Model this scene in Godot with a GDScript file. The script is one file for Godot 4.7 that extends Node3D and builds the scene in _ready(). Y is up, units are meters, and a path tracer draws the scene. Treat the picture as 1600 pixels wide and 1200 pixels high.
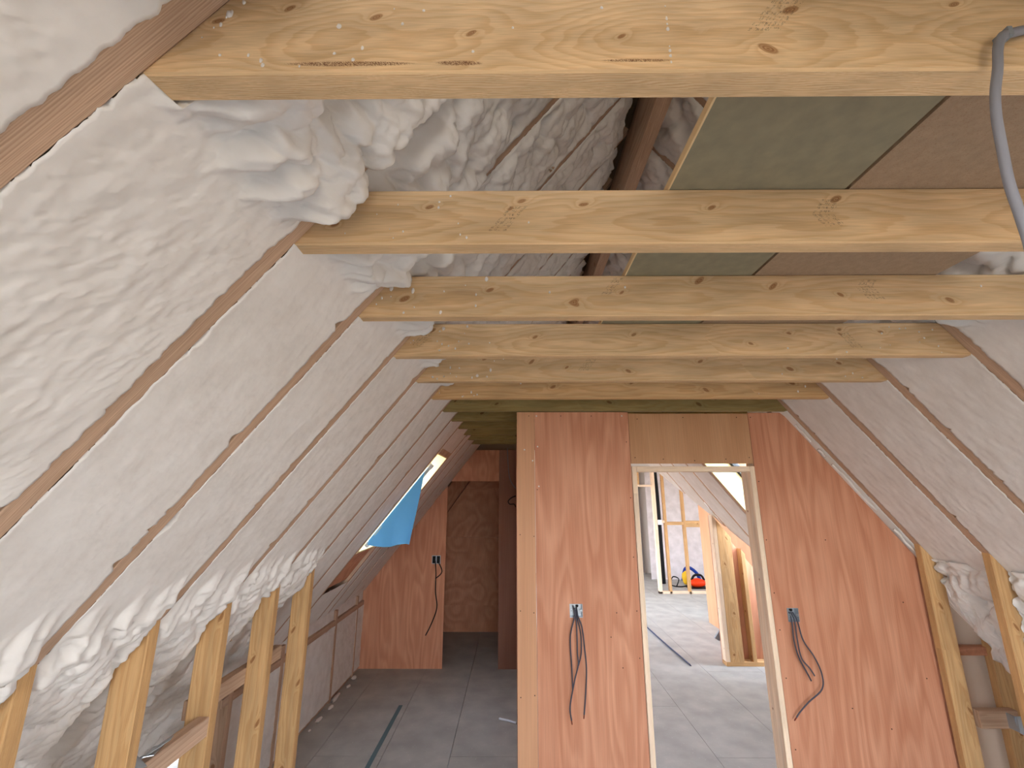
extends Node3D

# x right, y up, the room runs along -z; D below is the distance from the camera's plane (D = -z)
const SX := 0.6157
const SY := 0.788
const XL := -0.475      # where the left rafters meet the underside of the joists
const XR := 1.775
const YC := 2.40        # underside of the joists
const JT := 0.042       # joist thickness
const JH := 0.134
const RT := 0.045       # rafter thickness
const ORD := ["first", "second", "third", "fourth", "fifth", "sixth", "seventh", "eighth", "ninth", "tenth", "eleventh", "twelfth", "thirteenth", "fourteenth"]

var M := {}
var taken := {}
var rng := RandomNumberGenerator.new()
var nz := FastNoiseLite.new()
var cel := FastNoiseLite.new()

# ---------------------------------------------------------------- basics
func V(x, y, d) -> Vector3:
	return Vector3(x, y, -d)

func sp(side: int, s: float, d: float, n: float) -> Vector3:
	# a point on a roof slope: s metres down from the joists, n metres into the room
	var x: float = (XL - SX * s + SY * n) if side < 0 else (XR + SX * s - SY * n)
	return Vector3(x, YC - SY * s - SX * n, -d)

func sdir(side: int) -> Vector3:
	return Vector3(-SX if side < 0 else SX, -SY, 0)

func snor(side: int) -> Vector3:
	return Vector3(SY if side < 0 else -SY, -SX, 0)

func numbered(called: String) -> String:
	var k: int = taken.get(called, 0)
	taken[called] = k + 1
	return called if k == 0 else "%s_%03d" % [called, k]

func st_new() -> SurfaceTool:
	var st := SurfaceTool.new()
	st.begin(Mesh.PRIMITIVE_TRIANGLES)
	return st

func obj(called: String, st: SurfaceTool, mat: Material, parent: Node = self) -> MeshInstance3D:
	var o := MeshInstance3D.new()
	o.mesh = st.commit()
	o.material_override = mat
	if parent == self:
		o.name = numbered(called)
	else:
		o.name = called
	parent.add_child(o, true)
	return o

func tag(o: Node, label: String, category: String, group := "") -> Node:
	o.set_meta("label", label)
	o.set_meta("category", category)
	if group:
		o.set_meta("group", group)
	return o

func struct(o: Node) -> Node:
	o.set_meta("kind", "structure")
	return o

func thing(called: String, label: String, category: String, at := Vector3.ZERO, group := "") -> Node3D:
	var o := Node3D.new()
	o.name = numbered(called)
	add_child(o)
	o.position = at
	tag(o, label, category, group)
	return o

func vert(st: SurfaceTool, p: Vector3, n: Vector3, uv: Vector2) -> void:
	st.set_normal(n)
	st.set_uv(uv)
	st.add_vertex(p)

func face(st: SurfaceTool, pts: Array, outward: Vector3, uvs: Array) -> void:
	# a convex polygon, wound clockwise seen from outside
	var n := ((pts[1] - pts[0]) as Vector3).cross(pts[2] - pts[0]).normalized()
	var flip := n.dot(outward) > 0.0
	if not flip:
		n = -n
	for i in range(1, pts.size() - 1):
		var order := [0, i + 1, i] if flip else [0, i, i + 1]
		for k in order:
			vert(st, pts[k], n, uvs[k])

# a timber: L along its length, W and H across it; ends may be cut at a slant (shift along L per metre of W and of H)
func beam(st: SurfaceTool, c: Vector3, L: Vector3, ln: float, W: Vector3, w: float, H: Vector3, h: float, o := {}) -> void:
	var ch: float = o.get("ch", 0.0025)
	var tu: float = o.get("tu", 2.4)
	var u0: float = o.get("u0", rng.randf())
	var c0: Vector2 = o.get("cut0", Vector2.ZERO)
	var c1: Vector2 = o.get("cut1", Vector2.ZERO)
	var flipv: bool = o.get("flipv", false)
	var a := w / 2
	var b := h / 2
	var sec := [Vector2(-a + ch, -b), Vector2(a - ch, -b), Vector2(a, -b + ch), Vector2(a, b - ch), Vector2(a - ch, b), Vector2(-a + ch, b), Vector2(-a, b - ch), Vector2(-a, -b + ch)]
	var p0 := []
	var p1 := []
	for q: Vector2 in sec:
		p0.append(c + W * q.x + H * q.y + L * (-ln / 2 + c0.x * q.x + c0.y * q.y))
		p1.append(c + W * q.x + H * q.y + L * (ln / 2 + c1.x * q.x + c1.y * q.y))
	var wide_is_h := h >= w
	for i in 8:
		var j := (i + 1) % 8
		var q: Vector2 = (sec[i] + sec[j]) / 2
		var out := W * q.x / a / (1.0 if absf(q.x) > a * 0.98 or absf(q.y) > b * 0.98 else 1.0) * (1.0 if absf(q.x) > a - ch else 0.0) + H * q.y / b * (1.0 if absf(q.y) > b - ch else 0.0)
		# v: broad faces take the broad band of the texture, narrow ones the edge band
		var v0: float
		var v1: float
		var broad: bool = (i in [2, 6]) if wide_is_h else (i in [0, 4])
		if broad:
			var span: float = minf(0.68, maxf(w, h) / 0.2)
			v0 = 0.02
			v1 = 0.02 + span
			if i in [4, 6]:
				v0 = 0.02 + span
				v1 = 0.02
			if flipv:
				var tmp := v0
				v0 = v1
				v1 = tmp
		else:
			v0 = 0.74
			v1 = 0.74 + minf(0.22, minf(w, h) / 0.2)
		var ua := u0
		var ub := u0 + ln / tu
		face(st, [p0[i], p1[i], p1[j], p0[j]], out, [Vector2(ua, v0), Vector2(ub, v0), Vector2(ub, v1), Vector2(ua, v1)])
	var e := []
	for q: Vector2 in sec:
		e.append(Vector2(u0 + q.y * 0.3, 0.8 + q.x))
	face(st, p0, -L, e)
	face(st, p1, L, e)

func box(st: SurfaceTool, lo: Vector3, hi: Vector3, k := 1.0) -> void:
	# UVs in metres times k, u along the longest horizontal way, v up
	var x := [lo.x, hi.x]
	var y := [lo.y, hi.y]
	var z := [lo.z, hi.z]
	for i in 2:
		var s := -1.0 if i == 0 else 1.0
		face(st, [Vector3(x[i], y[0], z[0]), Vector3(x[i], y[1], z[0]), Vector3(x[i], y[1], z[1]), Vector3(x[i], y[0], z[1])], Vector3(s, 0, 0), [Vector2(z[0], -y[0]) * k, Vector2(z[0], -y[1]) * k, Vector2(z[1], -y[1]) * k, Vector2(z[1], -y[0]) * k])
		face(st, [Vector3(x[0], y[i], z[0]), Vector3(x[1], y[i], z[0]), Vector3(x[1], y[i], z[1]), Vector3(x[0], y[i], z[1])], Vector3(0, s, 0), [Vector2(x[0], z[0]) * k, Vector2(x[1], z[0]) * k, Vector2(x[1], z[1]) * k, Vector2(x[0], z[1]) * k])
		face(st, [Vector3(x[0], y[0], z[i]), Vector3(x[1], y[0], z[i]), Vector3(x[1], y[1], z[i]), Vector3(x[0], y[1], z[i])], Vector3(0, 0, s), [Vector2(x[0], -y[0]) * k, Vector2(x[1], -y[0]) * k, Vector2(x[1], -y[1]) * k, Vector2(x[0], -y[1]) * k])

func bb(st: SurfaceTool, x0, x1, y0, y1, d0, d1, k := 1.0) -> void:
	box(st, Vector3(x0, y0, -d1), Vector3(x1, y1, -d0), k)

# an upright sheet across the room: convex outlines (x, y) side by side, from D = d to d + t
func sheet(st: SurfaceTool, polys: Array, d: float, t: float, k := Vector2(1, 1), off := Vector2.ZERO) -> void:
	var lo := Vector2(1e9, 0)
	var hi := Vector2(0, -1e9)
	for poly: Array in polys:
		for q: Vector2 in poly:
			lo.x = minf(lo.x, q.x)
			hi.y = maxf(hi.y, q.y)
	for poly: Array in polys:
		var f := []
		var b := []
		var uv := []
		var mid := Vector2.ZERO
		for q: Vector2 in poly:
			f.append(V(q.x, q.y, d))
			b.append(V(q.x, q.y, d + t))
			uv.append(Vector2((q.x - lo.x) * k.x, (hi.y - q.y) * k.y) + off)
			mid += q / poly.size()
		face(st, f, Vector3(0, 0, 1), uv)
		face(st, b, Vector3(0, 0, -1), uv)
		for i in poly.size():
			var j := (i + 1) % poly.size()
			var e: Vector2 = (poly[i] + poly[j]) / 2 - mid
			var along: Vector2 = poly[j] - poly[i]
			var nn := Vector2(-along.y, along.x)
			if nn.dot(e) < 0:
				nn = -nn
			face(st, [f[i], f[j], b[j], b[i]], Vector3(nn.x, nn.y, 0), [uv[i], uv[j], uv[j] + Vector2(0.01, 0), uv[i] + Vector2(0.01, 0)])

func rect(x0, y0, x1, y1) -> Array:
	return [Vector2(x0, y0), Vector2(x1, y0), Vector2(x1, y1), Vector2(x0, y1)]

# a round cable through points, smoothed
func tube(st: SurfaceTool, pts: Array, r: float, sides := 8, flat := 1.0, steps := 6) -> void:
	var path := []
	for i in pts.size() - 1:
		var a: Vector3 = pts[maxi(i - 1, 0)]
		var b: Vector3 = pts[i]
		var c: Vector3 = pts[i + 1]
		var d: Vector3 = pts[mini(i + 2, pts.size() - 1)]
		for k in steps:
			path.append(b.cubic_interpolate(c, a, d, float(k) / steps))
	path.append(pts[-1])
	var rings := []
	var nrm := []
	var ref := Vector3(0.31, 0.17, 0.93)
	for i in path.size():
		var t: Vector3 = (path[mini(i + 1, path.size() - 1)] - path[maxi(i - 1, 0)]).normalized()
		var u := t.cross(ref).normalized()
		var w := u.cross(t).normalized()
		var ring := []
		var nr := []
		for k in sides:
			var g := TAU * k / sides
			nr.append((u * cos(g) + w * sin(g)).normalized())
			ring.append(path[i] + (u * cos(g) + w * sin(g) * flat) * r)
		rings.append(ring)
		nrm.append(nr)
	for i in path.size() - 1:
		for k in sides:
			var j := (k + 1) % sides
			for q in [[i, k], [i + 1, j], [i + 1, k], [i, k], [i, j], [i + 1, j]]:
				vert(st, rings[q[0]][q[1]], nrm[q[0]][q[1]], Vector2(q[1], q[0]))
	for i in [0, path.size() - 1]:
		var t: Vector3 = (path[1] - path[0]) if i == 0 else (path[-2] - path[-1])
		var uv := []
		for k in sides:
			uv.append(Vector2.ZERO)
		face(st, rings[i], -t, uv)

# an uneven blob of foam
func blob(st: SurfaceTool, c: Vector3, r: Vector3, sd: float, rough := 0.35, la := 6, lo := 9) -> void:
	var g := []
	for i in la + 1:
		var row := []
		var th := PI * i / la
		for k in lo:
			var ph := TAU * k / lo
			var d := Vector3(sin(th) * cos(ph), cos(th), sin(th) * sin(ph))
			var q: float = 1.0 + rough * nz.get_noise_3d(d.x * 9 + sd * 13.7, d.y * 9 - sd * 5.1, d.z * 9 + sd)
			row.append(c + d * r * q)
		g.append(row)
	for i in la:
		for k in lo:
			var j := (k + 1) % lo
			for q in [[i, k], [i + 1, k], [i + 1, j], [i, k], [i + 1, j], [i, j]]:
				var p: Vector3 = g[q[0]][q[1]]
				vert(st, p, ((p - c) / (r * r)).normalized(), Vector2.ZERO)

# ---------------------------------------------------------------- textures
func tex(im: Image) -> ImageTexture:
	return ImageTexture.create_from_image(im)

func noise_bytes(w: int, h: int, sw: int, sh: int, freq: float, sd: int, oct := 3) -> PackedByteArray:
	var f := FastNoiseLite.new()
	f.seed = sd
	f.noise_type = FastNoiseLite.TYPE_SIMPLEX_SMOOTH
	f.frequency = freq
	f.fractal_octaves = oct
	var im := f.get_image(sw, sh, false, false, false)
	im.convert(Image.FORMAT_L8)
	if sw != w or sh != h:
		im.resize(w, h, Image.INTERPOLATE_CUBIC)
	return im.get_data()

# u: tu metres along the grain; v: 0.2 m, of which the lower rows are a sawn edge with straight grain
func pine(sd: int, tu: float, w: int, early: Color, late: Color, knots: Array, marks := [], freq := 95.0) -> ImageTexture:
	var h := 224
	var warp := noise_bytes(w, h, w / 8, h, 0.022, sd)
	var fib := noise_bytes(w, h, w / 24, h, 0.35, sd + 5, 2)
	var tone := noise_bytes(w, h, w / 16, h / 4, 0.05, sd + 9)
	var low := noise_bytes(w, 1, w / 8, 1, 0.012, sd + 3, 2)
	var out := PackedByteArray()
	out.resize(w * h * 3)
	var rg := RandomNumberGenerator.new()
	rg.seed = sd
	var vc := 0.055 + 0.035 * rg.randf()
	for y in h:
		var vm := 0.2 * y / h
		var edge := vm > 0.143
		for x in w:
			var i := y * w + x
			var um := tu * x / w
			var wv := (warp[i] - 127) / 127.0
			var r: float
			var dark := 0.0
			if edge:
				r = vm * 330.0 + wv * 2.2
			else:
				var dep := 0.012 + 0.085 * low[x] / 255.0
				var dv := vm - vc
				r = sqrt(dv * dv + dep * dep * 0.9) * freq + wv * 0.6
			for kn in knots:
				var dx: float = (um - kn[0]) / (kn[2] * 2.6)
				var dy: float = (vm - kn[1]) / (kn[2] * 1.5)
				var dd := dx * dx + dy * dy
				if dd < 6.0:
					r += 2.2 * exp(-dd)
					var ex: float = (um - kn[0]) / kn[2]
					var ey: float = (vm - kn[1]) / (kn[2] * kn[3])
					var k2 := sqrt(ex * ex + ey * ey) + 0.25 * wv
					if k2 < 1.25:
						dark = maxf(dark, clampf((1.25 - k2) * 2.5, 0, 1) * (0.75 + 0.25 * sin(k2 * 14.0)))
			var g := r - floorf(r)
			var l := smoothstep(0.25, 0.9, g) * (1.0 - smoothstep(0.9, 1.0, g))
			var c := early.lerp(late, l * (0.8 if edge else 0.42))
			var f := 1.0 + (fib[i] - 127) / 127.0 * 0.07 + (tone[i] - 127) / 127.0 * 0.10
			c = Color(c.r * f, c.g * f, c.b * f)
			if dark > 0.0:
				c = c.lerp(Color(0.42, 0.22, 0.09), dark * 0.62)
			out[i * 3] = clampi(int(c.r * 255), 0, 255)
			out[i * 3 + 1] = clampi(int(c.g * 255), 0, 255)
			out[i * 3 + 2] = clampi(int(c.b * 255), 0, 255)
	# smudged ink stamps and resin streaks: [u, v, width, height, kind]
	for mk in marks:
		var x0 := int(mk[0] / tu * w)
		var y0 := int(mk[1] / 0.2 * h)
		var ww := int(mk[2] / tu * w)
		var hh := int(mk[3] / 0.2 * h)
		for yy in hh:
			for xx in ww:
				var X := (x0 + xx) % w
				var Y := clampi(y0 + yy, 0, h - 1)
				var i := (Y * w + X) * 3
				var a := 0.0
				if mk[4] == "ink":
					# rows of worn, unreadable characters
					var row := int(yy / 11.0)
					var col := int(xx / 9.0)
					var in_cell := (yy % 11) < 8 and (xx % 9) < 7
					var stroke: float = nz.get_noise_2d(xx * 1.7 + col * 31.0 + sd, yy * 1.7 + row * 57.0)
					var worn: float = nz.get_noise_2d(xx * 0.35 + sd * 3, yy * 0.35 + 77.0)
					a = 0.55 * smoothstep(0.02, 0.22, stroke) * smoothstep(-0.25, 0.2, worn) * (1.0 if in_cell else 0.0)
				else:
					var ex := 2.0 * xx / ww - 1.0
					var ey := 2.0 * yy / hh - 1.0
					var n2: float = nz.get_noise_2d(xx * 1.6 + sd * 7, yy * 9.0)
					a = clampf((1.0 - ex * ex - ey * ey) * 2.0, 0, 1) * smoothstep(-0.25, 0.25, n2) * 0.75
				var ink := [52, 44, 40] if mk[4] == "ink" else [74, 38, 22]
				for k in 3:
					out[i + k] = int(lerpf(out[i + k], ink[k], a))
	return tex(Image.create_from_data(w, h, false, Image.FORMAT_RGB8, out))

func plywood(sd: int, a: Color, b: Color, bands: float, w := 640, h := 1024) -> ImageTexture:
	var big := noise_bytes(w, h, w, h / 5, 0.0055, sd, 2)
	var med := noise_bytes(w, h, w, h / 14, 0.03, sd + 1, 3)
	var fine := noise_bytes(w, h, w, h / 40, 0.30, sd + 2, 2)
	var tone := noise_bytes(w, h, w / 8, h / 8, 0.03, sd + 4, 3)
	var out := PackedByteArray()
	out.resize(w * h * 3)
	for i in w * h:
		var g := big[i] / 255.0 * bands + (med[i] - 127) / 127.0 * 0.22
		g = g - floorf(g)
		var l := smoothstep(0.0, 0.7, g) * (1.0 - smoothstep(0.7, 1.0, g))
		var t := clampf(0.36 * l + 0.36 * med[i] / 255.0 + 0.18 * (tone[i] - 100) / 127.0, 0, 1)
		var c := a.lerp(b, t)
		var f := 1.0 + (fine[i] - 127) / 127.0 * 0.055
		out[i * 3] = clampi(int(c.r * f * 255), 0, 255)
		out[i * 3 + 1] = clampi(int(c.g * f * 255), 0, 255)
		out[i * 3 + 2] = clampi(int(c.b * f * 255), 0, 255)
	return tex(Image.create_from_data(w, h, false, Image.FORMAT_RGB8, out))

# two tones mottled together, seamless
func mottle(sd: int, size: int, freq: float, a: Color, b: Color, specks := 0.0, speck := Color.WHITE) -> ImageTexture:
	var f := FastNoiseLite.new()
	f.seed = sd
	f.frequency = freq
	f.fractal_octaves = 5
	var im := f.get_seamless_image(size, size, false, false, 0.15, true)
	im.convert(Image.FORMAT_L8)
	var src := im.get_data()
	var out := PackedByteArray()
	out.resize(size * size * 3)
	var rg := RandomNumberGenerator.new()
	rg.seed = sd
	for i in size * size:
		var c := a.lerp(b, src[i] / 255.0)
		if rg.randf() < specks:
			c = c.lerp(speck, rg.randf())
		out[i * 3] = int(c.r * 255)
		out[i * 3 + 1] = int(c.g * 255)
		out[i * 3 + 2] = int(c.b * 255)
	return tex(Image.create_from_data(size, size, false, Image.FORMAT_RGB8, out))

func relief(sd: int, size: int, freq: float, oct := 4) -> ImageTexture:
	var f := FastNoiseLite.new()
	f.seed = sd
	f.frequency = freq
	f.fractal_octaves = oct
	var im := f.get_seamless_image(size, size, false, false, 0.15, true)
	im.convert(Image.FORMAT_L8)
	return tex(im)

func mat(c: Color, rough := 0.8, t: Texture2D = null, o := {}) -> StandardMaterial3D:
	var m := StandardMaterial3D.new()
	m.albedo_color = c
	m.roughness = rough
	m.metallic_specular = o.get("spec", 0.3)
	if t:
		m.albedo_texture = t
	if o.has("tri"):
		m.uv1_triplanar = true
		m.uv1_world_triplanar = true
		m.uv1_scale = Vector3.ONE * o.tri
	if o.has("relief"):
		m.heightmap_enabled = true
		m.heightmap_texture = o.relief
		m.heightmap_scale = o.depth
	m.metallic = o.get("metal", 0.0)
	return m

func make_materials() -> void:
	var W := Color.WHITE
	var e := Color(0.86, 0.74, 0.58)
	var l := Color(0.77, 0.61, 0.43)
	# the nearest joist: 1.25 m of it shows, so its texture covers that much
	M.joist1 = mat(W, 0.62, pine(11, 1.25, 2048, e, l, [[0.20, 0.028, 0.006, 1.0], [0.335, 0.045, 0.007, 0.8], [0.49, 0.075, 0.005, 1.0], [0.70, 0.082, 0.004, 1.0], [0.90, 0.038, 0.009, 0.7], [0.885, 0.105, 0.009, 0.9], [1.12, 0.03, 0.006, 0.7], [0.12, 0.05, 0.008, 0.6]], [[0.27, 0.122, 0.17, 0.009, "resin"], [0.46, 0.122, 0.06, 0.009, "resin"], [0.665, 0.121, 0.09, 0.006, "resin"], [0.865, 0.02, 0.045, 0.055, "ink"]], 120.0))
	M.joist2 = mat(W, 0.62, pine(23, 2.4, 2048, e, l, [[0.15, 0.09, 0.007, 0.8], [0.33, 0.045, 0.008, 0.7], [0.53, 0.03, 0.008, 0.7], [0.52, 0.05, 0.005, 1.0], [0.68, 0.04, 0.009, 0.5], [0.98, 0.05, 0.008, 0.8], [1.25, 0.03, 0.01, 0.9], [1.7, 0.06, 0.009, 0.8], [2.1, 0.05, 0.009, 0.8]], [[0.515, 0.045, 0.04, 0.065, "ink"], [1.22, 0.03, 0.045, 0.07, "ink"]], 80.0))
	M.joist3 = mat(W, 0.62, pine(37, 2.4, 2048, e.darkened(0.03), l, [[0.2, 0.08, 0.012, 0.8], [0.45, 0.05, 0.009, 0.7], [0.75, 0.095, 0.012, 1.0], [0.88, 0.06, 0.006, 1.0], [1.1, 0.02, 0.012, 1.1], [1.35, 0.04, 0.01, 1.2], [1.55, 0.07, 0.007, 1.0], [1.85, 0.09, 0.01, 0.9], [2.2, 0.04, 0.011, 0.8]], [[0.82, 0.01, 0.035, 0.06, "ink"], [1.62, 0.02, 0.05, 0.07, "ink"]], 70.0))
	M.pine = mat(W, 0.66, pine(51, 2.4, 1536, Color(0.83, 0.69, 0.51), Color(0.73, 0.55, 0.36), [[0.25, 0.05, 0.012, 0.9], [0.62, 0.095, 0.011, 1.0], [0.95, 0.03, 0.009, 1.2], [1.3, 0.07, 0.013, 0.8], [1.75, 0.045, 0.011, 1.0], [2.15, 0.09, 0.012, 0.9]], [], 75.0))
	M.green_joist = mat(Color(0.68, 0.70, 0.60), 0.7, M.joist3.albedo_texture)
	M.rafter = mat(Color.WHITE, 0.75, pine(61, 2.4, 1024, Color(0.78, 0.66, 0.56), Color(0.66, 0.53, 0.44), [[0.5, 0.05, 0.012, 0.9], [1.4, 0.09, 0.011, 1.0], [2.1, 0.03, 0.012, 0.9]], [], 75.0))
	M.stud = mat(Color(0.97, 0.95, 0.92), 0.65, M.pine.albedo_texture)
	M.pale_pine = mat(Color(1.0, 1.0, 1.0), 0.65, pine(67, 2.4, 1024, Color(0.95, 0.87, 0.78), Color(0.88, 0.75, 0.60), [[0.3, 0.06, 0.006, 1.0], [0.9, 0.04, 0.006, 1.0], [1.6, 0.07, 0.006, 1.0], [2.0, 0.03, 0.006, 1.0]], [], 90.0))
	M.ply = mat(W, 0.55, plywood(5, Color(0.73, 0.49, 0.375), Color(0.87, 0.66, 0.54), 6.0))
	M.ply2 = mat(W, 0.55, plywood(19, Color(0.72, 0.48, 0.365), Color(0.86, 0.65, 0.53), 5.0))
	M.ply_head = mat(Color(0.94, 0.97, 0.95), 0.55, plywood(31, Color(0.76, 0.55, 0.41), Color(0.83, 0.63, 0.49), 2.0, 512, 512))
	M.ply_strip = mat(Color(1.0, 1.02, 1.03), 0.55, M.ply_head.albedo_texture)
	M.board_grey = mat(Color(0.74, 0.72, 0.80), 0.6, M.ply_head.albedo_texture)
	var rl := relief(71, 512, 0.02, 5)
	M.foam = mat(W, 0.9, mottle(73, 512, 0.012, Color(0.86, 0.835, 0.81), Color(0.93, 0.915, 0.90)), {"tri": 1.1, "relief": rl, "depth": 0.3, "spec": 0.2})
	M.foam_wall = mat(W, 0.9, mottle(79, 256, 0.02, Color(0.80, 0.77, 0.77), Color(0.90, 0.87, 0.88)), {"tri": 0.9, "relief": rl, "depth": 0.4, "spec": 0.2})
	M.lining = mat(Color(0.90, 0.88, 0.85), 0.9)
	M.deck = mat(Color(0.5, 0.42, 0.34), 0.9)
	M.board_olive = mat(W, 0.7, mottle(83, 512, 0.03, Color(0.53, 0.50, 0.42), Color(0.60, 0.56, 0.46)), {"tri": 1.3})
	M.board_brown = mat(W, 0.7, mottle(89, 512, 0.05, Color(0.60, 0.51, 0.42), Color(0.67, 0.57, 0.47), 0.2, Color(0.58, 0.46, 0.36)), {"tri": 1.3})
	M.board_edge = mat(Color(0.90, 0.78, 0.60), 0.8)
	M.flooring = mat(W, 0.7, mottle(101, 512, 0.010, Color(0.60, 0.59, 0.57), Color(0.70, 0.685, 0.66), 0.002, Color(0.95, 0.95, 0.95)), {"tri": 0.6})
	M.grey_cable = mat(Color(0.50, 0.50, 0.53), 0.5)
	M.dark_cable = mat(Color(0.30, 0.30, 0.34), 0.5)
	M.black = mat(Color(0.07, 0.07, 0.08), 0.5)
	M.zinc = mat(Color(0.72, 0.75, 0.78), 0.38, null, {"metal": 0.8})
	M.white = mat(Color(0.88, 0.90, 0.93), 0.4)
	M.screw = mat(Color(0.28, 0.2, 0.15), 0.5)
	M.blue_strip = mat(Color(0.13, 0.17, 0.33), 0.35)
	M.green_tape = mat(Color(0.34, 0.43, 0.45), 0.5)
	M.orange = mat(Color(0.93, 0.25, 0.08), 0.45)
	M.blue_plastic = mat(Color(0.10, 0.22, 0.55), 0.45)
	M.yellow = mat(Color(0.85, 0.68, 0.15), 0.5)
	M.grey = mat(Color(0.5, 0.52, 0.54), 0.7)
	M.rust = mat(Color(0.42, 0.17, 0.13), 0.7)
	M.plaster = mat(Color(0.90, 0.83, 0.76), 0.85)
	M.reveal = mat(Color(0.93, 0.87, 0.68), 0.8)
	M.cloth = mat(Color(0.45, 0.76, 1.0), 0.85)
	M.cloth.backlight = Color(0.50, 1.08, 2.0)
	M.rod = mat(Color(0.74, 0.82, 0.88), 0.35)
	M.frame_grey = mat(Color(0.32, 0.34, 0.36), 0.5)
	M.glass = mat(Color(0.95, 0.97, 1.0, 0.08), 0.02)
	M.glass.transparency = BaseMaterial3D.TRANSPARENCY_ALPHA

# ---------------------------------------------------------------- foam
func cap(f: float, x: float, y: float, z: float) -> float:
	# rounded lumps, 0 in the creases to 1 on top
	var d: float = 1.0 + cel.get_noise_2d(x * f + z * 17.0, y * f - z * 29.0)
	return sqrt(maxf(0.0, 1.0 - 1.6 * d * d))

func foam_height(s: float, d: float, sd: float, o: Dictionary) -> float:
	var top: float = o.get("top", -0.02) + 0.06 * nz.get_noise_2d(d * 60 + sd * 31, s * 20)
	var low: float = o.get("low", 1.15) + 0.12 * nz.get_noise_2d(d * 40 + sd * 17, 9.0)
	var up := 1.0 - smoothstep(top - 0.10, top, s)
	var dn := smoothstep(low, low + 0.14, s)
	var amp: float = o.get("smooth", 1.0)
	var v: float = 0.0005 + 0.0025 * nz.get_noise_2d(s * 42 + sd * 7, d * 90) * amp + 0.0025 * nz.get_noise_2d(s * 9, d * 16 + sd * 5) * amp
	if amp > 1.05 and up < 1.0:
		# coarse trimmed surface with pits and torn flakes
		var p: float = nz.get_noise_2d(s * 130 + 40 * sd, d * 260)
		v += 0.0009 * nz.get_noise_2d(s * 380 + sd, d * 380) + 0.006 * maxf(0.0, p - 0.25) - 0.007 * maxf(0.0, -p - 0.35)
	if up > 0.0:
		var wx := 0.02 * nz.get_noise_2d(s * 40 + sd, d * 40)
		var wy := 0.02 * nz.get_noise_2d(s * 40, d * 40 + sd * 3)
		var far := 1.0 - 0.55 * smoothstep(0.25, 0.8, -s)
		var b := 0.085 * cap(o.get("cell", 6.0), s + wx, d + wy, sd) + 0.034 * cap(19.0, s + wx, d + wy, sd + 3.3) + 0.012 * cap(44.0, s, d, sd + 6.1)
		v = lerpf(v, -0.035 + b * far + 0.025 * nz.get_noise_2d(s * 12, d * 12 + sd), up)
	if dn > 0.0:
		var wx2 := 0.03 * nz.get_noise_2d(s * 80 + sd, d * 80)
		var b2 := 0.036 * cap(11.0, s + wx2, d + wx2, sd + 1.7) + 0.022 * cap(26.0, s + wx2, d, sd + 8.2) + 0.008 * cap(55.0, s, d, sd + 2.2)
		v = lerpf(v, -0.020 + b2 + 0.015 * nz.get_noise_2d(s * 10, d * 14 + sd), dn)
	return v

func foam_strip(side: int, d0: float, d1: float, s0: float, s1: float, res: float, sd: float, o := {}) -> SurfaceTool:
	var ns := maxi(4, int((s1 - s0) / res))
	var nd := maxi(4, int((d1 - d0) / res))
	var st := st_new()
	st.set_smooth_group(0)
	var clip: bool = o.get("clip", false)
	var lap: float = o.get("lap", 1.0)
	for i in ns + 1:
		var s := lerpf(s0, s1, float(i) / ns)
		var top: float = o.get("top", -0.02)
		var lump := 1.0 - smoothstep(top - 0.06, top + 0.04, s)
		# ragged edges: a fine fray, slow wander and a few torn chips
		var j0: float = 0.005 * nz.get_noise_2d(s * 120, sd * 19) + 0.004 * nz.get_noise_2d(s * 14, sd * 23 + 50) - 0.05 * (1.0 - lump) * maxf(0.0, nz.get_noise_2d(s * 30, sd * 53 + 11) - 0.36)
		var j1: float = 0.005 * nz.get_noise_2d(s * 120, sd * 29 + 9) + 0.004 * nz.get_noise_2d(s * 14, sd * 37 + 80) - 0.09 * (1.0 - lump) * maxf(0.0, nz.get_noise_2d(s * 30, sd * 59 + 17) - 0.33)
		var at_joist := (1.0 if s < -0.006 and s > -0.172 else 0.0) * (0.0 if o.get("clip", false) or o.get("no_joist", false) else 1.0)
		var e0 := d0 - (0.002 + j0) * lap
		var stop := d0 + (JT + 0.004) if at_joist > 0.5 else e0
		var e1 := d1 + (0.002 + j1 + lump * (0.002 + 0.03 * maxf(0.0, nz.get_noise_2d(s * 26, sd * 43 + 7)))) * lap
		if clip:
			e1 = minf(e1, 6.23 - (s - 0.285) * 0.848)
			e1 = maxf(e1, e0 + 0.002)
		for k in nd + 3:
			var t := clampf(float(k - 1) / nd, 0.0, 1.0)
			var d := maxf(lerpf(e0, e1, t), stop)
			var n: float
			if k == 0 or k == nd + 2:
				n = -0.075
				if (k == 0 and stop < d0) or (k > 0 and e1 > d1):
					n = 0.0008
			else:
				n = foam_height(s, d, sd, o)
				var edge := minf(t, 1.0 - t) * (d1 - d0) / 0.03
				if edge < 1.0:
					n = lerpf(0.0015 + 0.004 * lump, n, smoothstep(0.0, 1.0, edge))
				if d < d0 + 0.001 or d > d1 - 0.001:
					n = maxf(n, 0.0015)
			st.set_uv(Vector2(d, s))
			st.add_vertex(sp(side, s, d, n))
	var wv := nd + 3
	for i in ns:
		for k in wv - 1:
			var a := i * wv + k
			var b := a + 1
			var c := a + wv
			var e := c + 1
			if side < 0:
				for q in [a, b, c, b, e, c]:
					st.add_index(q)
			else:
				for q in [a, c, b, b, c, e]:
					st.add_index(q)
	st.generate_normals()
	return st

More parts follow.
